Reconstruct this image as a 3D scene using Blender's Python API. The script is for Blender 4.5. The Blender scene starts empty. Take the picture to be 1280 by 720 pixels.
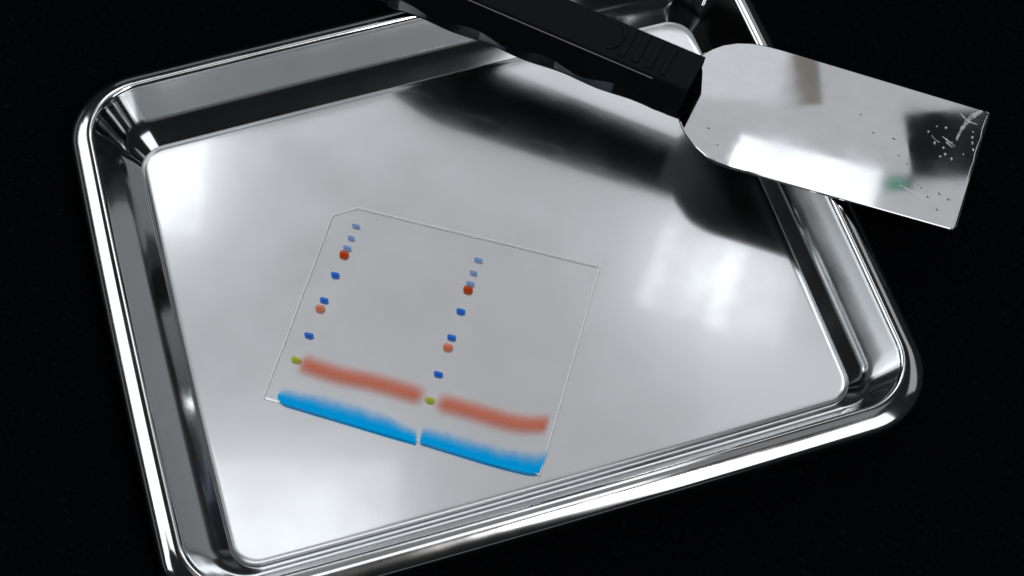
import bpy, bmesh, math, random
from mathutils import Vector, Matrix
R = math.radians
random.seed(7)
sc = bpy.context.scene
col = sc.collection
mm = 0.001

# ------------------------------------------------------------------ camera
cam = bpy.data.objects.new('camera', bpy.data.cameras.new('camera'))
col.objects.link(cam)
cam.location = (0, 0, 0.4)
cam.rotation_euler = (R(90 - 60.547), 0, 0)
cam.data.sensor_width = 36
cam.data.lens = 57.856
cam.data.clip_start = 0.01
cam.data.clip_end = 50
sc.camera = cam

# ------------------------------------------------------------------ world and lamps
w = bpy.data.worlds.new('World'); sc.world = w; w.use_nodes = True
bg = w.node_tree.nodes['Background']
bg.inputs[0].default_value = (0.9, 0.95, 1.0, 1); bg.inputs[1].default_value = 0.015

def lamp(name, loc, target, sx, sy, radiance, color=(1, 1, 1), roll=0.0, spread=180):
    """rectangular soft lamp of sx by sy metres facing target; radiance in W/m2/sr"""
    d = bpy.data.lights.new(name, 'AREA')
    d.shape = 'RECTANGLE'; d.size = sx; d.size_y = sy
    d.energy = radiance * math.pi * sx * sy
    d.color = color; d.spread = R(spread)
    o = bpy.data.objects.new(name, d); col.objects.link(o)
    o.location = loc
    q = (Vector(target) - Vector(loc)).to_track_quat('-Z', 'Y')
    o.rotation_euler = (q.to_matrix() @ Matrix.Rotation(roll, 3, 'Z')).to_euler()
    return o

def down(name, x, y, z, sx, sy, radiance, color=(1, 1, 1), yaw=0.0):
    o = lamp(name, (x, y, z), (x, y, 0), sx, sy, radiance, color)
    o.rotation_euler = (0, 0, yaw)
    return o

COOL = (0.93, 0.97, 1.0)
SOFT = (0.95, 0.97, 1.0)
CEIL = 0.55
# the diffusing ceiling: panels with a few gaps between them, a window-like fixture in the middle of it
def panel(name, x0, x1, y0, y1, rad, color=SOFT, z=1.5):
    down(name, (x0 + x1) / 2, (y0 + y1) / 2, z, x1 - x0, y1 - y0, rad, color)
panel('ceiling_softbox', -0.55, 0.388, 0.60, 1.232, CEIL)
panel('ceiling_softbox', -0.55, 0.290, 1.232, 1.52, CEIL)
panel('ceiling_softbox', 0.325, 0.388, 1.232, 1.52, CEIL)
panel('ceiling_softbox', 0.290, 0.325, 1.315, 1.52, CEIL)
panel('ceiling_softbox', 0.388, 0.430, 0.60, 1.096, CEIL)
panel('ceiling_softbox', 0.388, 0.430, 1.116, 1.52, CEIL)
panel('ceiling_softbox', 0.430, 0.580, 0.60, 1.11, CEIL)
panel('ceiling_softbox', 0.430, 0.580, 1.215, 1.52, CEIL)
panel('gap_fill', 0.290, 0.325, 1.232, 1.315, 0.20, (1.0, 0.9, 0.78))  # added lamp half-filling the gap, for a brownish band mirrored in the blade
panel('green_mark_lamp', 0.394, 0.424, 1.099, 1.113, 0.28, (0.0, 1.0, 0.55))  # added green lamp for the small green mark mirrored in the blade
down('ceiling_patch', 0.185, 1.335, 1.495, 0.20, 0.18, 0.20, COOL, R(-8))
panel('overhead_lamp', -0.45, 0.32, 0.35, 0.47, 1.6, COOL, 1.48)
panel('left_fill', -0.70, -0.58, 0.55, 1.40, 0.6, COOL)  # added unseen panel that lightens the inner half of the left rim
panel('overhead_fill', -0.70, 0.90, -0.25, 0.43, 0.22, SOFT, 1.50)  # added dim panel to grey the top of the near rim
down('corner_lamp', -0.33, 0.70, 1.49, 0.38, 0.24, 1.05, COOL)
down('left_lamp', -0.52, 1.30, 1.49, 0.20, 0.30, 1.9, COOL)
panel('right_glow', 0.24, 0.58, 0.62, 0.98, 0.22, COOL, 1.47)
WY = R(-19.6)
def win(u, v, su, sv, rad, name, color=COOL):
    c, s_ = math.cos(WY), math.sin(WY)
    z = 1.48 if name == 'window_glow' else 1.46
    down(name, 0.279 + c * u - s_ * v, 1.084 + s_ * u + c * v, z, su, sv, rad, color, WY)
win(0, -0.008, 0.190, 0.147, 0.95, 'window_glow')
win(-0.083, -0.030, 0.022, 0.125, 1.3, 'window_bar')
win(0.010, -0.032, 0.026, 0.125, 1.7, 'window_bar')
lamp('far_strip_lamp', (0.0, 2.15, 1.93), (0, 0.25, 0), 2.4, 0.42, 2.6, COOL)  # unseen strip lamp placed for the white line on the far rim
panel('right_strip_lamp', 0.585, 0.71, 0.80, 1.6, 2.8, COOL)  # unseen down-facing lamp placed for the bright line on the right floor edge
lamp('left_soft_lamp', (-1.5, 1.05, 1.18), (0, 1.05, 0.6), 1.3, 0.85, 1.75, COOL)  # unseen soft lamp placed for white bands on the side rims
lamp('left_low', (-1.65, 0.66, 0.71), (0, 0.4, 0.1), 1.5, 0.38, 1.8, COOL)  # added low lamp to brighten the right wall
lamp('near_upper', (0.15, -0.32, 1.3), (0, 0.16, 0), 0.62, 0.2, 1.6, COOL)
lamp('near_right', (0.95, -0.70, 1.02), (0.05, 0.16, 0), 0.85, 0.75, 1.8, COOL)
lamp('dye_fill_lamp', (0.55, -0.62, 1.25), (0, 0.22, 0), 0.2, 0.2, 95, (1.0, 0.98, 0.95))  # small strong lamp added to brighten the dyes and gel edges
# added dim lamps in place of bounce from the unseen room
lamp('room_left', (-2.2, 1.0, 0.12), (0, 0.6, 0.12), 2.4, 0.3, 0.12, SOFT)
lamp('room_back', (0.0, 3.0, 0.45), (0, 0.3, 0.2), 3.0, 0.8, 0.14, SOFT)
lamp('room_front', (0.0, -2.2, 0.16), (0, 0.3, 0.1), 3.0, 0.45, 0.13, SOFT)
lamp('room_right', (2.0, 1.5, 1.35), (0, 0.6, 0.1), 2.6, 0.75, 0.40, SOFT)

sc.view_settings.view_transform = 'Standard'
sc.view_settings.look = 'None'
sc.view_settings.exposure = 0
sc.view_settings.gamma = 1
sc.cycles.use_denoising = True
sc.cycles.max_bounces = 14
sc.cycles.glossy_bounces = 10
sc.cycles.transmission_bounces = 10
sc.cycles.transparent_max_bounces = 16
sc.cycles.sample_clamp_indirect = 8
sc.cycles.blur_glossy = 0.3

# ------------------------------------------------------------------ helpers
def tag(o, label=None, cat=None, group=None, kind=None):
    if label: o['label'] = label
    if cat: o['category'] = cat
    if group: o['group'] = group
    if kind: o['kind'] = kind
    return o

def empty(name, loc=(0, 0, 0)):
    o = bpy.data.objects.new(name, None); col.objects.link(o)
    o.location = loc; o.empty_display_size = 0.01
    return o

def mesh_obj(name, verts, faces, mat, parent=None, smooth=True, uvs=None, normals=None):
    me = bpy.data.meshes.new(name)
    me.from_pydata([tuple(v) for v in verts], [], faces)
    for p in me.polygons: p.use_smooth = smooth
    if uvs is not None:
        lay = me.uv_layers.new(name='UVMap')
        for lp in me.loops: lay.data[lp.index].uv = uvs[lp.vertex_index]
    me.materials.append(mat)
    me.update()
    if normals is not None:
        me.normals_split_custom_set_from_vertices(normals)
    o = bpy.data.objects.new(name, me); col.objects.link(o)
    if parent: o.parent = parent
    return o

def new_mat(name):
    m = bpy.data.materials.new(name); m.use_nodes = True
    nt = m.node_tree
    return m, nt, nt.nodes, nt.links, nt.nodes['Principled BSDF']

def N(nodes, typ, **kw):
    n = nodes.new(typ)
    for k, v in kw.items():
        if k.startswith('i_'): n.inputs[k[2:].replace('_', ' ')].default_value = v
        else: setattr(n, k, v)
    return n

# ------------------------------------------------------------------ materials
TRAY_YAW = R(17.0007)

def steel(name, base, rough, brush=0.0, brush_scale=(40, 2500, 40), wave=0.0, rough_var=0.03, tone=0.05):
    m, nt, nd, lk, b = new_mat(name)
    b.inputs['Metallic'].default_value = 1
    tc = N(nd, 'ShaderNodeTexCoord')
    mp = N(nd, 'ShaderNodeMapping'); mp.inputs['Scale'].default_value = brush_scale
    lk.new(tc.outputs['Object'], mp.inputs[0])
    n1 = N(nd, 'ShaderNodeTexNoise', i_Scale=1.0, i_Detail=3.0); lk.new(mp.outputs[0], n1.inputs['Vector'])
    # stains and handling marks
    n2 = N(nd, 'ShaderNodeTexNoise', i_Scale=55.0, i_Detail=5.0); lk.new(tc.outputs['Object'], n2.inputs['Vector'])
    mr = N(nd, 'ShaderNodeMapRange', i_From_Min=0.3, i_From_Max=0.7, i_To_Min=max(0.01, rough - rough_var), i_To_Max=rough + rough_var)
    lk.new(n2.outputs['Fac'], mr.inputs[0]); lk.new(mr.outputs[0], b.inputs['Roughness'])
    mx = N(nd, 'ShaderNodeMix', data_type='RGBA')
    mx.inputs[6].default_value = (base[0] * (1 - tone), base[1] * (1 - tone), base[2] * (1 - tone), 1)
    mx.inputs[7].default_value = (min(1, base[0] * (1 + tone)), min(1, base[1] * (1 + tone)), min(1, base[2] * (1 + tone)), 1)
    lk.new(n1.outputs['Fac'], mx.inputs[0]); lk.new(mx.outputs[2], b.inputs['Base Color'])
    last = None
    if brush:
        bp = N(nd, 'ShaderNodeBump', i_Strength=brush, i_Distance=0.0001)
        lk.new(n1.outputs['Fac'], bp.inputs['Height']); last = bp
    if wave:
        n3 = N(nd, 'ShaderNodeTexNoise', i_Scale=60.0, i_Detail=1.0); lk.new(tc.outputs['Object'], n3.inputs['Vector'])
        bq = N(nd, 'ShaderNodeBump', i_Strength=wave, i_Distance=0.001)
        lk.new(n3.outputs['Fac'], bq.inputs['Height'])
        if last: lk.new(last.outputs[0], bq.inputs['Normal'])
        last = bq
    if last: lk.new(last.outputs[0], b.inputs['Normal'])
    return m

M_FLOOR = steel('satin_steel', (0.65, 0.655, 0.67), 0.165, brush=0.03, brush_scale=(1500, 500, 500), tone=0.015)
_b = M_FLOOR.node_tree.nodes['Principled BSDF']            # a clear coat over the satin steel for a sharper reflection
_b.inputs['Coat Weight'].default_value = 0.8; _b.inputs['Coat IOR'].default_value = 2.0; _b.inputs['Coat Roughness'].default_value = 0.05
M_WALL = steel('polished_steel', (0.56, 0.57, 0.575), 0.08, brush_scale=(70, 70, 70), rough_var=0.02)
M_RIM = steel('rim_steel', (0.70, 0.70, 0.70), 0.10, brush_scale=(70, 70, 70), wave=0.006)
M_BLADE = steel('blade_steel', (0.72, 0.725, 0.74), 0.035, brush=0.0, brush_scale=(180, 260, 180), rough_var=0.03, wave=0.002, tone=0.07)
M_EDGE = steel('ground_steel', (0.85, 0.85, 0.86), 0.55)

m, nt, nd, lk, b = new_mat('black_cloth'); M_CLOTH = m
b.inputs['Base Color'].default_value = (0.0022, 0.0028, 0.004, 1)
b.inputs['Roughness'].default_value = 0.8
b.inputs['Specular IOR Level'].default_value = 0.02
tc = N(nd, 'ShaderNodeTexCoord')
n1 = N(nd, 'ShaderNodeTexNoise', i_Scale=900.0, i_Detail=3.0); lk.new(tc.outputs['Object'], n1.inputs['Vector'])
bp = N(nd, 'ShaderNodeBump', i_Strength=0.6, i_Distance=0.0004); lk.new(n1.outputs['Fac'], bp.inputs['Height'])
lk.new(bp.outputs[0], b.inputs['Normal'])
n2 = N(nd, 'ShaderNodeTexNoise', i_Scale=650.0, i_Detail=2.0); lk.new(tc.outputs['Object'], n2.inputs['Vector'])
cr = N(nd, 'ShaderNodeValToRGB'); cr.color_ramp.elements[0].position = 0.58; cr.color_ramp.elements[0].color = (0.0006, 0.0008, 0.0014, 1)
cr.color_ramp.elements[1].position = 0.75; cr.color_ramp.elements[1].color = (0.0026, 0.0031, 0.0046, 1)
lk.new(n2.outputs['Fac'], cr.inputs[0]); lk.new(cr.outputs[0], b.inputs['Base Color'])

m, nt, nd, lk, b = new_mat('black_plastic'); M_PLASTIC = m
b.inputs['Base Color'].default_value = (0.004, 0.0045, 0.006, 1)
b.inputs['Roughness'].default_value = 0.28
b.inputs['Specular IOR Level'].default_value = 0.045
tc = N(nd, 'ShaderNodeTexCoord')
n1 = N(nd, 'ShaderNodeTexNoise', i_Scale=1500.0, i_Detail=3.0); lk.new(tc.outputs['Object'], n1.inputs['Vector'])
bp = N(nd, 'ShaderNodeBump', i_Strength=0.08, i_Distance=0.0002); lk.new(n1.outputs['Fac'], bp.inputs['Height'])
lk.new(bp.outputs[0], b.inputs['Normal'])

def clear(name, ior, rough=0.0, tint=(1, 1, 1, 1)):
    m, nt, nd, lk, b = new_mat(name)
    b.inputs['Base Color'].default_value = tint
    b.inputs['Transmission Weight'].default_value = 1
    b.inputs['IOR'].default_value = ior
    b.inputs['Roughness'].default_value = rough
    return m
M_GEL = clear('clear_gel', 1.34, 0.02)
M_WATER = clear('water', 1.33)
m, nt, nd, lk, b = new_mat('gel_edge_glint'); M_GELEDGE = m
b.inputs['Base Color'].default_value = (0.74, 0.76, 0.77, 1); b.inputs['Roughness'].default_value = 0.5  # opaque white paints the bright refracted line round the gel's upper edge
tr = N(nd, 'ShaderNodeBsdfTranslucent'); tr.inputs[0].default_value = (0.97, 0.98, 1, 1); mx = N(nd, 'ShaderNodeMixShader', i_Fac=0.2)
lk.new(b.outputs[0], mx.inputs[1]); lk.new(tr.outputs[0], mx.inputs[2]); lk.new(mx.outputs[0], nd['Material Output'].inputs[0])

def dye(name, color, filt, dens, mode='spot', scatter=0.5, soft=0.45):
    """stain in the gel: part filter, part scatter; density from the UVs, which run -1..1 over the stain"""
    m, nt, nd, lk, b = new_mat(name); nd.remove(b)
    out = nd['Material Output']
    uv = N(nd, 'ShaderNodeUVMap'); sp = N(nd, 'ShaderNodeSeparateXYZ'); lk.new(uv.outputs[0], sp.inputs[0])
    tc = N(nd, 'ShaderNodeTexCoord')
    def math2(op, a, bb=None):
        n = N(nd, 'ShaderNodeMath', operation=op)
        for i, v in enumerate((a, bb)):
            if v is None: continue
            if isinstance(v, (int, float)): n.inputs[i].default_value = v
            else: lk.new(v, n.inputs[i])
        return n.outputs[0]
    def mrange(v, a, bb, c, d):
        n = N(nd, 'ShaderNodeMapRange', interpolation_type='SMOOTHSTEP', i_From_Min=a, i_From_Max=bb, i_To_Min=c, i_To_Max=d)
        lk.new(v, n.inputs[0]); return n.outputs[0]
    ns = N(nd, 'ShaderNodeTexNoise', i_Scale=900.0, i_Detail=3.0); lk.new(tc.outputs['Object'], ns.inputs['Vector'])
    u, v = sp.outputs[0], sp.outputs[1]
    if mode == 'spot':
        au = math2('POWER', math2('ABSOLUTE', u), 3.6); av = math2('POWER', math2('ABSOLUTE', v), 2.0)
        r = math2('ADD', math2('ADD', au, av), math2('MULTIPLY', math2('SUBTRACT', ns.outputs['Fac'], 0.5), 0.5))
        a = mrange(r, 1.0 - soft, 1.0, dens, 0.0)
    elif mode == 'smear':
        e = mrange(math2('ABSOLUTE', u), 0.82, 1.0, 1.0, 0.0)
        c = math2('POWER', mrange(math2('ABSOLUTE', v), 0.0, 1.0, 1.0, 0.0), 1.2)
        a = math2('MULTIPLY', math2('MULTIPLY', e, c), math2('ADD', math2('MULTIPLY', ns.outputs['Fac'], 0.16), dens - 0.08))
    else:  # dye front: dense along the lower edge, ragged haze above
        n2 = N(nd, 'ShaderNodeTexNoise', i_Scale=1.0, i_Detail=3.0)
        mp = N(nd, 'ShaderNodeMapping'); mp.inputs['Scale'].default_value = (300, 110, 100); mp.inputs['Rotation'].default_value = (0, 0, R(16.6))
        lk.new(tc.outputs['Object'], mp.inputs[0]); lk.new(mp.outputs[0], n2.inputs['Vector'])
        vv = math2('ADD', v, math2('MULTIPLY', math2('SUBTRACT', n2.outputs['Fac'], 0.5), 0.65))
        c = mrange(vv, -0.7, 0.95, 1.0, 0.0)
        fade = mrange(v, 0.55, 1.0, 1.0, 0.0)
        e = mrange(math2('ABSOLUTE', u), 0.965, 1.0, 1.0, 0.0)
        a = math2('MULTIPLY', math2('MULTIPLY', c, math2('MULTIPLY', e, fade)), dens)
    tr0 = N(nd, 'ShaderNodeBsdfTransparent')
    tr1 = N(nd, 'ShaderNodeBsdfTransparent'); tr1.inputs[0].default_value = (*filt, 1)
    df = N(nd, 'ShaderNodeBsdfDiffuse'); df.inputs[0].default_value = (*color, 1)
    m1 = N(nd, 'ShaderNodeMixShader', i_Fac=scatter); lk.new(tr1.outputs[0], m1.inputs[1]); lk.new(df.outputs[0], m1.inputs[2])
    m2 = N(nd, 'ShaderNodeMixShader'); lk.new(a, m2.inputs[0]); lk.new(tr0.outputs[0], m2.inputs[1]); lk.new(m1.outputs[0], m2.inputs[2])
    lk.new(m2.outputs[0], out.inputs[0])
    return m
D_FAINT = dye('faint_blue_stain', (0.06, 0.22, 0.62), (0.35, 0.55, 0.85), 0.85)
D_BLUE = dye('blue_stain', (0.012, 0.13, 0.68), (0.08, 0.34, 0.9), 0.98, soft=0.55)
D_RED = dye('red_stain', (0.55, 0.06, 0.01), (0.75, 0.20, 0.08), 1.0)
D_ORANGE = dye('orange_stain', (0.72, 0.19, 0.08), (0.85, 0.40, 0.28), 0.92, soft=0.6)
D_GREEN = dye('green_stain', (0.42, 0.47, 0.02), (0.72, 0.76, 0.15), 0.95)
D_SALMON = dye('salmon_stain', (0.80, 0.20, 0.11), (0.90, 0.44, 0.34), 0.82, 'smear', 0.5)
D_FRONT = dye('bright_blue_dye', (0.0, 0.46, 1.0), (0.02, 0.55, 1.0), 1.0, 'front', 0.65)

# ------------------------------------------------------------------ table
TZ = -2.6 * mm
nx = 2
tb = mesh_obj('table_surface', [(-3, -2, TZ), (3, -2, TZ), (3, 4, TZ), (-3, 4, TZ)], [(0, 1, 2, 3)], M_CLOTH)
tag(tb, kind='structure', label='black cloth covered table top under the tray')

# ------------------------------------------------------------------ tray
HW, HL = 84.6, 67.13                    # half size of the floor panel, mm
tray = empty('steel_tray', (-8.463 * mm, 232.253 * mm, TZ)); tray.rotation_euler = (0, 0, TRAY_YAW)
tag(tray, 'shallow rectangular stainless steel tray with rounded corners and rolled rim on the black table', 'tray')

def ring(o, z, nc=14, ns=22):
    """closed loop of the tray at offset o (mm) outside the floor panel's edge"""
    hw, hl = HW + o, HL + o
    r = max(1.2, 7.0 + 0.76 * o)
    r = min(r, hw, hl)
    pts = []
    def line(a, b):
        for i in range(ns):
            t = i / ns; pts.append((a[0] + (b[0] - a[0]) * t, a[1] + (b[1] - a[1]) * t))
    def arc(cx, cy, a0):
        for i in range(nc):
            a = a0 + math.pi / 2 * i / nc; pts.append((cx + r * math.cos(a), cy + r * math.sin(a)))
    line((-hw + r, -hl), (hw - r, -hl)); arc(hw - r, -hl + r, -math.pi / 2)
    line((hw, -hl + r), (hw, hl - r)); arc(hw - r, hl - r, 0)
    line((hw - r, hl), (-hw + r, hl)); arc(-hw + r, hl - r, math.pi / 2)
    line((-hw, hl - r), (-hw, -hl + r)); arc(-hw + r, -hl + r, math.pi)
    B = 0.8
    out = []
    for x, y in pts:                     # the sides bow outwards by a fraction of a millimetre
        kx = max(0, 1 - (y / (HL + 14)) ** 2); ky = max(0, 1 - (x / (HW + 14)) ** 2)
        out.append(((x + B * x / hw * kx) * mm, (y + B * y / hl * ky) * mm, z * mm))
    return out

def arcpts(co, cz, r, a0, a1, n, rz=None):
    rz = rz or r
    return [(co + r * math.cos(R(a0 + (a1 - a0) * i / n)), cz + rz * math.sin(R(a0 + (a1 - a0) * i / n))) for i in range(n + 1)]

prof_floor = [(-40, 0), (-20, 0), (-10, 0.0), (-6, 0), (-4, 0), (-2.0, 0), (-1.6, -0.004), (-1.2, -0.02), (-0.8, -0.05), (-0.42, -0.09), (-0.16, -0.125), (-0.05, -0.18), (0.0, -0.27), (0.03, -0.38), (0.06, -0.5)]
def wall_profile():
    """a sharp crease beside the panel, then a wall that grows steeper until it meets the bead"""
    pts = [(0.06, -0.5)]
    o, z = pts[-1]; n = 26
    raw = [(o, z)]
    for i in range(n):
        t = (i + .5) / n
        sl = R(51.5 + 2 * min(1, t / 0.22) + 12 * min(1, max(0, t - .22) / 0.25) + 2 * min(1, max(0, t - .47) / .3))
        o += math.cos(sl) * 0.75; z += math.sin(sl) * 0.75; raw.append((o, z))
    (o0, z0), (o1, z1) = raw[0], raw[-1]
    e = (9.95, 15.75)
    return pts + [(o0 + (a - o0) * (e[0] - o0) / (o1 - o0), z0 + (c - z0) * (e[1] - z0) / (z1 - z0)) for a, c in raw[1:]]
prof_wall = wall_profile()
def rim_profile():
    pts = [prof_wall[-1], (10.12, 16.2), (10.36, 16.62), (10.7, 16.98), (11.15, 17.17)]
    key = [(11.15, 8), (11.5, 6), (12.0, 9), (12.8, 19), (14.0, 27), (15.0, 32), (16.0, 40), (16.6, 50), (17.0, 66), (17.2, 84)]
    o, z = pts[-1]
    while o < 17.2:
        o += 0.15
        for (a, p), (b2, q) in zip(key, key[1:]):
            if a <= o <= b2 or b2 == 17.2: sl = p + (q - p) * min(1, (o - a) / (b2 - a)); break
        z -= 0.15 * math.tan(R(min(sl, 80))); pts.append((o, z))
    return pts + [(17.2, z - .5), (17.0, z - 1.0), (16.6, z - 1.35), (16.0, z - 1.5)]
prof_rim = rim_profile()
allprof = prof_floor + prof_wall[1:] + prof_rim[1:]
rings = [ring(o, z) for o, z in allprof]
NP = len(rings[0])
def vnormal(i, j, lo=0, hi=999):
    a = Vector(rings[i][(j + 1) % NP]) - Vector(rings[i][j - 1])
    b = Vector(rings[min(i + 1, len(rings) - 1, hi)][j]) - Vector(rings[max(i - 1, lo)][j])
    n = a.cross(b); n.normalize()
    return -n if False else n
nf, nw = len(prof_floor) - 1, len(prof_floor) - 1 + len(prof_wall) - 1
def strip(name, i0, i1, mat, cap=False):
    vs, ns, fs = [], [], []
    for i in range(i0, i1 + 1):
        for j in range(NP):
            vs.append(rings[i][j])
            n = vnormal(i, j, nf if i1 > nf else 0, nf if i1 == nf else 999)   # the crease stays sharp
            if i < 3: n = Vector((0, 0, 1))
            ns.append(tuple(n))
    for i in range(i1 - i0):
        for j in range(NP):
            k = (j + 1) % NP
            fs.append((i * NP + j, i * NP + k, (i + 1) * NP + k, (i + 1) * NP + j))
    # the loop runs counter-clockwise, offsets grow outwards: flip so that faces look up and inwards
    fs = [f[::-1] for f in fs]
    if cap: fs.append(tuple(range(NP)))
    return vs, ns, fs
def tray_part(name, i0, i1, mat, cap=False):
    vs, ns, fs = strip(name, i0, i1, mat, cap)
    # orient custom normals with the faces
    f = fs[len(fs) // 2]
    a, b2, c = (Vector(vs[q]) for q in f[:3])
    fn = (b2 - a).cross(c - a)
    if fn.dot(Vector(ns[f[0]])) < 0: ns = [tuple(-Vector(n)) if True else n for n in ns]
    if cap:
        for q in range(NP * 3): ns[q] = (0, 0, 1)
    o = mesh_obj(name, vs, fs, mat, tray, True, None, ns)
    o.location = (0, 0, -TZ)
    return o
tray_part('floor_panel', 0, nf, M_FLOOR, cap=True)
tray_part('side_wall', nf, nw, M_WALL)
tray_part('rolled_rim', nw, len(allprof) - 1, M_RIM)

# ------------------------------------------------------------------ gel slab
gel = empty('gel_slab', (0, 0, 0))
tag(gel, 'thin clear square gel slab with coloured bands lying on the tray floor', 'gel')
G = [(-66.9, 191.9), (7.3, 169.2), (24.9, 232.5), (-44.1, 252.1), (-51.3, 249.7)]
def prism(outline, z0, z1, bev):
    """outline counter-clockwise, mm"""
    n = len(outline); vs = []; fs = []
    cx = sum(p[0] for p in outline) / n; cy = sum(p[1] for p in outline) / n
    def inset(d):
        res = []
        for i in range(n):
            p0, p1, p2 = Vector(outline[i - 1]), Vector(outline[i]), Vector(outline[(i + 1) % n])
            e1 = (p1 - p0).normalized(); e2 = (p2 - p1).normalized()
            n1 = Vector((-e1.y, e1.x)); n2 = Vector((-e2.y, e2.x))
            bis = (n1 + n2); bis.normalize(); k = max(0.3, bis.dot(n1))
            res.append(p1 + bis * d / k)
        return res
    loops = [(inset(bev), z0), (outline, z0 + bev), (outline, z1 - 0.07), (inset(bev + 0.1), z1)]
    for lo, z in loops:
        for p in lo: vs.append((p[0] * mm, p[1] * mm, z * mm))
    for k in range(3):
        for i in range(n):
            j = (i + 1) % n
            fs.append((k * n + i, k * n + j, (k + 1) * n + j, (k + 1) * n + i))
    fs.append(tuple(range(n))[::-1]); fs.append(tuple(range(3 * n, 4 * n)))
    return vs, fs
# wavy cut outline
def refine(outline, step, amp):
    out = []
    n = len(outline)
    for i in range(n):
        a, b2 = Vector(outline[i]), Vector(outline[(i + 1) % n])
        L = (b2 - a).length; k = max(1, int(L / step))
        d = (b2 - a).normalized(); nn = Vector((-d.y, d.x))
        for q in range(k):
            jit = 0 if q == 0 else random.uniform(-amp, amp)
            p = a.lerp(b2, q / k) + nn * jit
            out.append((p.x, p.y))
    return out
go = refine(G, 9.0, 0.06)
vs, fs = prism(go, 0.04, 0.95, 0.18)
body = mesh_obj('gel_body', vs, fs, M_GEL, gel, smooth=False)
body.data.materials.append(M_GELEDGE)
m, nt, nd, lk, b = new_mat('clear_gel_side'); nd.remove(b)                # side left fully transparent so no dark refracted line shows
tr = N(nd, 'ShaderNodeBsdfTransparent'); tr.inputs[0].default_value = (0.97, 0.98, 0.98, 1); lk.new(tr.outputs[0], nd['Material Output'].inputs[0])
body.data.materials.append(m)
n = len(go)
for p in body.data.polygons:
    if 2 * n <= p.index < 3 * n: p.material_index = 1
    elif p.index < 2 * n: p.material_index = 2

GX = Vector((75.3, -22.5)).normalized(); GY = Vector((-GX.y, GX.x))
ZD = 1.0
def spot(name, c, w_, h_, mat, label=None, tilt=0.0):
    c = Vector(c); vs = []; uv = []; fs = []
    K = 6
    for j in range(K + 1):
        for i in range(K + 1):
            u, v = i / K * 2 - 1, j / K * 2 - 1
            p = c + GX * (u * w_ / 2) + GY * (v * h_ / 2 + tilt * (u * u - .4))
            vs.append((p.x * mm, p.y * mm, ZD * mm)); uv.append((u, v))
    for j in range(K):
        for i in range(K):
            a = j * (K + 1) + i; fs.append((a, a + 1, a + K + 2, a + K + 1))
    o = mesh_obj(name, vs, fs, mat, gel, True, uv)
    if label: o['label'] = label
    return o
lane1 = [(-44.39, 245.7), (-45.56, 241.71), (-46.53, 238.41), (-47.33, 236.31), (-49.46, 229.68), (-52.14, 221.62), (-53.1, 218.96), (-55.68, 210.58), (-58.71, 203.09)]
lane2 = [(-9.45, 234.48), (-10.75, 230.33), (-11.6, 226.85), (-12.25, 224.93), (-14.15, 218.08), (-16.54, 209.97), (-17.47, 206.88), (-19.91, 198.72), (-22.1, 190.94)]
kinds = [(D_FAINT, 2.7, 1.15, 'faint blue band'), (D_FAINT, 2.4, 1.15, 'faint blue band'), (D_FAINT, 2.8, 1.3, 'faint blue band'), (D_RED, 2.9, 2.4, 'dark orange red band'),
         (D_BLUE, 2.8, 1.75, 'deep blue band'), (D_BLUE, 2.8, 1.6, 'deep blue band'), (D_ORANGE, 3.0, 2.4, 'pale orange band'), (D_BLUE, 2.9, 1.6, 'deep blue band'), (D_GREEN, 3.2, 1.8, 'olive green band')]
for lane in (lane1, lane2):
    for c, (mt, w_, h_, lb) in zip(lane, kinds):
        spot('protein_band', c, w_, h_, mt, lb + ' of the marker lane', 0.15 if mt is not D_FAINT else 0)

def catmull(pts, n):
    P = [Vector(p) for p in pts]; P = [P[0] * 2 - P[1]] + P + [P[-1] * 2 - P[-2]]
    out = []; m_ = len(P) - 3
    for q in range(n + 1):
        t = q / n * m_; i = min(int(t), m_ - 1); f = t - i
        a, b2, c, d = P[i:i + 4]
        out.append(0.5 * (2 * b2 + (c - a) * f + (2 * a - 5 * b2 + 4 * c - d) * f * f + (3 * b2 - a - 3 * c + d) * f ** 3))
    return out
def ribbon(name, low, top, mat, label, K=8, n=40, z=ZD):
    A, B2 = catmull(low, n), catmull(top, n)
    vs, uv, fs = [], [], []
    for i in range(n + 1):
        for j in range(K + 1):
            p = A[i].lerp(B2[i], j / K); vs.append((p.x * mm, p.y * mm, z * mm)); uv.append((i / n * 2 - 1, j / K * 2 - 1))
    for i in range(n):
        for j in range(K):
            a = i * (K + 1) + j; fs.append((a, a + K + 1, a + K + 2, a + 1))
    o = mesh_obj(name, vs, fs, mat, gel, True, uv); o['label'] = label
    return o
def smear(center, half, label):
    C = [Vector(p) for p in center]
    ribbon('protein_smear', [p - GY * half for p in C], [p + GY * half for p in C], D_SALMON, label)
smear([(-58.6, 202.6), (-47.61, 198.72), (-36.68, 196.07), (-22.6, 191.6)], 4.5, 'salmon smear left of the second marker lane')
smear([(-21.4, 190.9), (-10.69, 187.75), (-1.07, 184.7), (4.68, 183.8), (10.4, 183.9)], 4.5, 'salmon smear right of the second marker lane')
ribbon('dye_front', [(-63.1, 191.9), (-61.4, 189.9), (-55.61, 187.9), (-44.74, 184.4), (-33.95, 180.9), (-25.15, 178.2)],
       [(-62.6, 193.8), (-60.32, 195.6), (-55.27, 194.6), (-45.02, 192.2), (-34.14, 188.4), (-24.7, 182.6)], D_FRONT, 'bright blue dye front on the left', n=60)
ribbon('dye_front', [(-24.75, 178.6), (-14.76, 175.3), (-4.2, 171.9), (4.9, 169.6), (7.4, 170.4)],
       [(-24.0, 184.2), (-14.84, 182.2), (-4.22, 178.8), (4.22, 177.4), (10.4, 177.6)], D_FRONT, 'bright blue dye front on the right', n=60)

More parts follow.
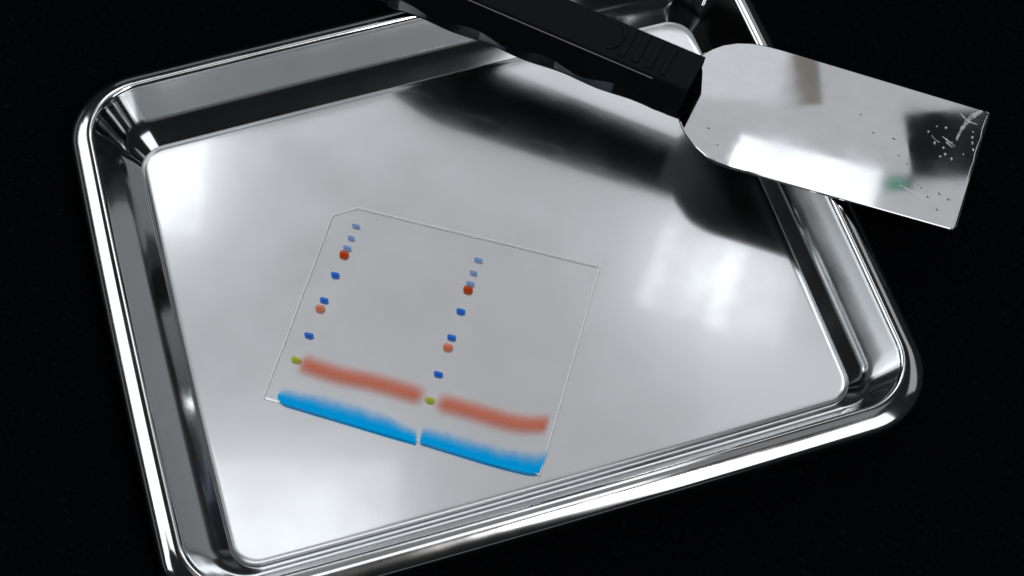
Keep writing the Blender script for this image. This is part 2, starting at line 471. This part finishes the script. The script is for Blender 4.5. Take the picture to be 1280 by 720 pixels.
# ------------------------------------------------------------------ spatula
spat = empty('gel_spatula', (50.6 * mm, 281 * mm, 18.5 * mm))
tag(spat, 'wide flat steel spatula with black ridged plastic handle resting across the tray rim', 'spatula')
SO = Vector((50.6, 281, 18.5))
BN = Vector((-0.0315, -0.0226, 0.9992)).normalized()
BC = Vector((63.2, 252.8, 18.57))
def on_blade(x, y, up=0.0):
    z = BC.z - (BN.x * (x - BC.x) + BN.y * (y - BC.y)) / BN.z
    return Vector((x, y, z)) + BN * up
bo = [(43.5, 272.4), (47.05, 270.7), (47.7, 267.8), (48.9, 265.0), (51.4, 260.6), (54.0, 257.6), (57.2, 255.3), (60.6, 253.75), (64.5, 252.45)]
bo += [(118.6, 232.85), (119.5, 232.75), (120.2, 233.3)]
bo += [(134.3, 269.2), (134.4, 270.2), (133.7, 271.1), (81.5, 292.3), (77.5, 293.9), (73.5, 295.3), (69.5, 296.3), (65.4, 296.55), (61.2, 295.9), (57.8, 294.5), (54.8, 292.6), (50.0, 288.6)]
def plate(outline, thick, bev, up=0.0, lat=None):
    n = len(outline); vs, fs = [], []
    def inset(d):
        res = []
        for i in range(n):
            p0, p1, p2 = Vector(outline[i - 1]), Vector(outline[i]), Vector(outline[(i + 1) % n])
            e1 = (p1 - p0).normalized(); e2 = (p2 - p1).normalized()
            bis = Vector((-e1.y - e2.y, e1.x + e2.x)).normalized(); k = max(0.5, bis.dot(Vector((-e1.y, e1.x))))
            res.append(p1 + bis * d / k)
        return res
    loops = [(inset(bev), -thick), (outline, -thick + bev), (outline, -0.22), (inset(0.13), -0.06), (inset(0.42), 0)]
    for lo, h in loops:
        for p in lo: vs.append((on_blade(p[0], p[1], h + up) - SO) * mm)
    for k in range(4):
        for i in range(n):
            j = (i + 1) % n
            fs.append((k * n + i, k * n + j, (k + 1) * n + j, (k + 1) * n + i))
    fs.append(tuple(range(n))[::-1]); fs.append(tuple(range(4 * n, 5 * n)))
    return vs, fs
vs, fs = plate(bo, 0.9, 0.22)
bl = mesh_obj('blade', vs, fs, M_BLADE, spat, smooth=False)
bl.data.materials.append(steel('dark_underside_steel', (0.05, 0.052, 0.055), 0.3))
bl.data.polygons[4 * len(bo)].material_index = 1                     # dark colour put on the underside to keep its floor reflection black
# ground edge along the tip
t0, t1 = Vector((120.3, 233.6)), Vector((134.25, 269.4)); tn = Vector((-0.9315, 0.3637))
vs = []
for a, up in ((0.0, 0.02), (1.0, 0.06)):
    for q in range(15):
        wob = 0.18 * math.sin(q * 2.1) + 0.12 * math.sin(q * 4.3)
        p = t0.lerp(t1, q / 14) + tn * (-0.05 if a == 0 else 0.95 + wob)
        vs.append((on_blade(p.x, p.y, up - (0.25 if a == 0 else 0)) - SO) * mm)
fs = [(q, q + 15, q + 16, q + 1)[::-1] for q in range(14)]
ge = mesh_obj('ground_edge', vs, fs, M_EDGE, spat)

# handle: lofted along its length
front_low = [(-75, 329.3), (-52, 318.1), (-29.36, 307.15), (-4.63, 292.5), (13.77, 284.76), (30.0, 277.6), (46.0, 270.55)]
def lerp_line(pts, t):
    t *= len(pts) - 1; i = min(int(t), len(pts) - 2); f = t - i
    return Vector(pts[i]).lerp(Vector(pts[i + 1]), f)
U = Vector((75.7, -36.7)).normalized(); V = Vector((-U.y, U.x))   # along (towards blade), across (away from camera)
L0 = Vector((46.0, 270.4))                                          # lower front corner at the blade end
secs = []
NU = 90
for q in range(NU + 1):
    s = 98.0 * (1 - q / NU)                                        # distance back from the blade end
    base = L0 - U * s
    zb = 18.4 - 0.0 * s
    zt = 28.2 + 0.09 * s
    wv = 0.55 * math.sin(s / 23.0 * 2 * math.pi + 1.2) if 6 < s < 92 else 0.0
    wid = 20.0
    ch = 1.6 + 1.1 * math.sin(s / 23.0 * 2 * math.pi + 2.6)
    if s > 74: zt -= (s - 74) ** 2 * .022; zb += max(0, s - 86) ** 2 * .012
    f_in = 3.6 - 0.02 * s                                                  # front top edge set back from the lower front edge
    sec = [(0.35 - wv * .6, zb), (-wv, zb + 0.9), (0.5 - wv * .6 + ch * .25, zb + 1.2 + ch), (f_in - 0.5, zt - 0.9), (f_in - 0.1, zt - 0.25), (f_in + 0.5, zt),
           (wid - 3.7 - .02 * s, zt), (wid - 3.1 - .02 * s, zt - 0.5), (wid - 0.6, zb + 3.0), (wid - .4, zb + 0.8), (wid - 1.2, zb)]
    lean = max(0, 1 - s / 6.0) * 1.5                              # the blade end of the handle overhangs slightly
    secs.append([(base + V * a + U * lean * (z - zb) / 9.8).to_3d() + Vector((0, 0, z)) for a, z in sec])
K = len(secs[0]); vs = []; fs = []
for s_ in secs:
    for p in s_: vs.append((p - SO) * mm)
for i in range(NU):
    for j in range(K):
        k = (j + 1) % K
        fs.append((i * K + j, i * K + k, (i + 1) * K + k, (i + 1) * K + j)[::-1])
fs.append(tuple(range(K))); fs.append(tuple(range(NU * K, NU * K + K))[::-1])
hd = mesh_obj('handle', vs, fs, M_PLASTIC, spat, smooth=False)
m, nt, nd, lk, b = new_mat('facet_sheen_plastic')
b.inputs['Base Color'].default_value = (0.02, 0.026, 0.034, 1); b.inputs['Roughness'].default_value = 0.35; b.inputs['Specular IOR Level'].default_value = 0.4  # paler, glossier plastic paints a bluish sheen on the facets and butt
hd.data.materials.append(m)
m, nt, nd, lk, b = new_mat('matte_black_plastic')
b.inputs['Base Color'].default_value = (0.002, 0.002, 0.003, 1); b.inputs['Roughness'].default_value = 1; b.inputs['Specular IOR Level'].default_value = 0
hd.data.materials.append(m)
hd.data.polygons[NU * K].material_index = 2; hd.data.polygons[NU * K + 1].material_index = 2
for i in range(NU):
    s = 98.0 * (1 - (i + .5) / NU)
    if s > 95.5 or 80 < s < 88 or 53 < s < 62 or 20 < s < 38:
        hd.data.polygons[i * K + 1].material_index = 1
bm = bmesh.new(); bm.from_mesh(hd.data); bmesh.ops.recalc_face_normals(bm, faces=bm.faces[:]); bm.to_mesh(hd.data); bm.free()

M_HIGHLIGHT = bpy.data.materials.new('painted_highlight'); M_HIGHLIGHT.use_nodes = True  # lighter grey paints the highlight along the handle's front top edge
_b = M_HIGHLIGHT.node_tree.nodes['Principled BSDF']
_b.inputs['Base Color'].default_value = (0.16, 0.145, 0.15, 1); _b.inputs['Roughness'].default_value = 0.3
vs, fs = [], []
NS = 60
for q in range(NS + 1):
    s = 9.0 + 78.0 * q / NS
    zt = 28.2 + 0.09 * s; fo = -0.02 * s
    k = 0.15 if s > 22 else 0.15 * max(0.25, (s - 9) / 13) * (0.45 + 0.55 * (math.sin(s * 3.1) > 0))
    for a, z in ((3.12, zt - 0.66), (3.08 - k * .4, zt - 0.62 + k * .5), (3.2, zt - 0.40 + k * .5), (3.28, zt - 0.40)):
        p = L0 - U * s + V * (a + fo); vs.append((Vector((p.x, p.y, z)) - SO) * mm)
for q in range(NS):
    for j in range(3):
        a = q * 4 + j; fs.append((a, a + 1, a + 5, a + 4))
mesh_obj('edge_highlight', vs, fs, M_HIGHLIGHT, spat)

def box_along(name, s0, s1, a0, a1, z0, z1, mat):
    vs = []
    for (s, z, ins) in ((0, z0, 0), (1, z1, 0.35)):
        for ds, a in ((0, a0), (1, a0), (1, a1), (0, a1)):
            ss = (s0 + ins) if ds == 0 else (s1 - ins)
            aa = a + (ins if a == a0 else -ins)
            p = L0 - U * ss + V * aa
            vs.append((Vector((p.x, p.y, z)) - SO) * mm)
    fs = [(0, 1, 2, 3), (4, 7, 6, 5), (0, 4, 5, 1), (1, 5, 6, 2), (2, 6, 7, 3), (3, 7, 4, 0)]
    o = mesh_obj(name, vs, fs, mat, spat, smooth=False)
    bm = bmesh.new(); bm.from_mesh(o.data); bmesh.ops.recalc_face_normals(bm, faces=bm.faces[:]); bm.to_mesh(o.data); bm.free()
    return o
for s in (6.0, 10.2, 14.4, 18.6):
    zt = 28.2 + 0.09 * s
    box_along('grip_rib', s, s + 2.4, 4.9, 15.6, zt - 0.2, zt + 0.45, M_PLASTIC)
# curved moulded mark on the handle top
vs, fs = [], []
for q in range(13):
    a = R(-75 + 150 * q / 12)
    c = L0 - U * 25.5 + V * 10.5
    for r, z in ((3.6, 0), (3.75, .25), (4.35, .25), (4.5, 0)):
        p = c + U * (r * math.cos(a)) + V * (r * math.sin(a) * 1.2); vs.append((Vector((p.x, p.y, 28.2 + .09 * 25 + z)) - SO) * mm)
for q in range(12):
    for j in range(3):
        a = q * 4 + j; fs.append((a, a + 1, a + 5, a + 4))
mesh_obj('moulded_mark', vs, fs, M_PLASTIC, spat, smooth=False)

# dried water streaks near the tip, part of the blade's surface
m, nt, nd, lk, b = new_mat('dried_water'); M_STREAK = m
b.inputs['Base Color'].default_value = (0.75, 0.78, 0.82, 1); b.inputs['Roughness'].default_value = 0.6
tc = N(nd, 'ShaderNodeTexCoord'); ns = N(nd, 'ShaderNodeTexNoise', i_Scale=380.0, i_Detail=2.0); lk.new(tc.outputs['Object'], ns.inputs['Vector'])
mr = N(nd, 'ShaderNodeMapRange', i_From_Min=0.35, i_From_Max=0.7, i_To_Min=0.15, i_To_Max=0.6); lk.new(ns.outputs['Fac'], mr.inputs[0])
tr = N(nd, 'ShaderNodeBsdfTransparent'); mx = N(nd, 'ShaderNodeMixShader')
lk.new(mr.outputs[0], mx.inputs[0]); lk.new(tr.outputs[0], mx.inputs[1]); lk.new(b.outputs[0], mx.inputs[2]); lk.new(mx.outputs[0], nd['Material Output'].inputs[0])
def streak(pts, w0, w1):
    C = catmull(pts, 16); vs = []; fs = []
    for q, p in enumerate(C):
        d = (C[min(q + 1, 16)] - C[max(q - 1, 0)]).normalized(); nn = Vector((-d.y, d.x))
        w_ = (w0 + (w1 - w0) * q / 16) * (1 + .25 * math.sin(q * 1.9)) * min(1, .35 + q / 4)
        for k_, h_ in ((-1, .02), (0, .09), (1, .02)):
            a = p + nn * (k_ * w_ / 2); vs.append((on_blade(a.x, a.y, h_) - SO) * mm)
    for q in range(16):
        for j in range(2):
            a = q * 3 + j; fs.append((a, a + 3, a + 4, a + 1))
    mesh_obj('water_streak', vs, fs, M_STREAK, spat)
streak([(132.3, 271.2), (128.8, 268.9), (126.1, 265.5), (124.0, 261.9)], 1.7, 0.5)
streak([(126.2, 270.6), (127.8, 268.0), (130.4, 266.6)], 0.5, 0.3)
streak([(120.2, 262.9), (122.0, 260.9), (123.4, 259.4)], 0.4, 0.35)
streak([(121.0, 261.0), (121.9, 259.9), (122.6, 259.1)], 0.5, 0.3)
streak([(106.5, 247.3), (110.5, 244.6), (114.0, 242.9)], 0.5, 0.25)
streak([(117.2, 263.4), (118.0, 262.0), (119.2, 260.8)], 0.45, 0.25)

# ------------------------------------------------------------------ water droplets on the blade
def dome(n=10, k=4):
    vs, fs = [], []
    for j in range(k):
        a = math.pi / 2 * j / k
        for i in range(n):
            t = 2 * math.pi * i / n; vs.append((math.cos(t) * math.cos(a), math.sin(t) * math.cos(a), math.sin(a) * .55))
    vs.append((0, 0, .55)); top = len(vs) - 1
    for j in range(k - 1):
        for i in range(n):
            m_ = (i + 1) % n; fs.append((j * n + i, j * n + m_, (j + 1) * n + m_, (j + 1) * n + i))
    for i in range(n): fs.append(((k - 1) * n + i, (k - 1) * n + (i + 1) % n, top))
    fs.append(tuple(range(n))[::-1])
    return vs, fs
dv, dfc = dome()
drop0 = mesh_obj('water_droplet', dv, dfc, M_WATER)
me_drop = drop0.data
tipd = [(119.06, 266.24), (121.44, 265.65), (121.17, 261.65), (122.61, 260.83), (124.07, 261.86), (119.96, 259.03), (120.14, 256.91), (118.72, 256.16), (121.7, 255.31), (125.19, 256.81), (128.8, 264.16), (128.34, 262.3), (128.09, 260.44), (128.04, 258.33), (117.72, 260.67), (116.4, 264.42)]
outd = [(106.84, 262.49), (107.56, 256.92), (109.44, 253.99), (111.76, 247.44), (112.48, 246.14), (113.89, 243.29), (117.27, 244.24), (119.44, 242.41), (116.0, 239.17), (57.55, 261.42), (98.33, 270.74), (101.27, 264.48), (55.42, 267.09)]
first = True
for pts, lab, grp in ((tipd, 'tiny clear water droplet close to the square tip of the blade', 'water droplets at the blade tip'),
                      (outd, 'tiny water droplet on the plain grey part of the blade', 'water droplets on the rest of the blade')):
    for (x, y) in pts:
        o = drop0 if first else drop0.copy()
        if not first: col.objects.link(o)
        first = False
        r = random.uniform(0.28, 0.5)
        o.location = on_blade(x, y, 0.01) * mm
        o.scale = (r * mm * random.uniform(.85, 1.3), r * mm, r * mm)
        o.rotation_euler = (0, 0, random.uniform(0, 3))
        tag(o, lab, 'droplet', grp)
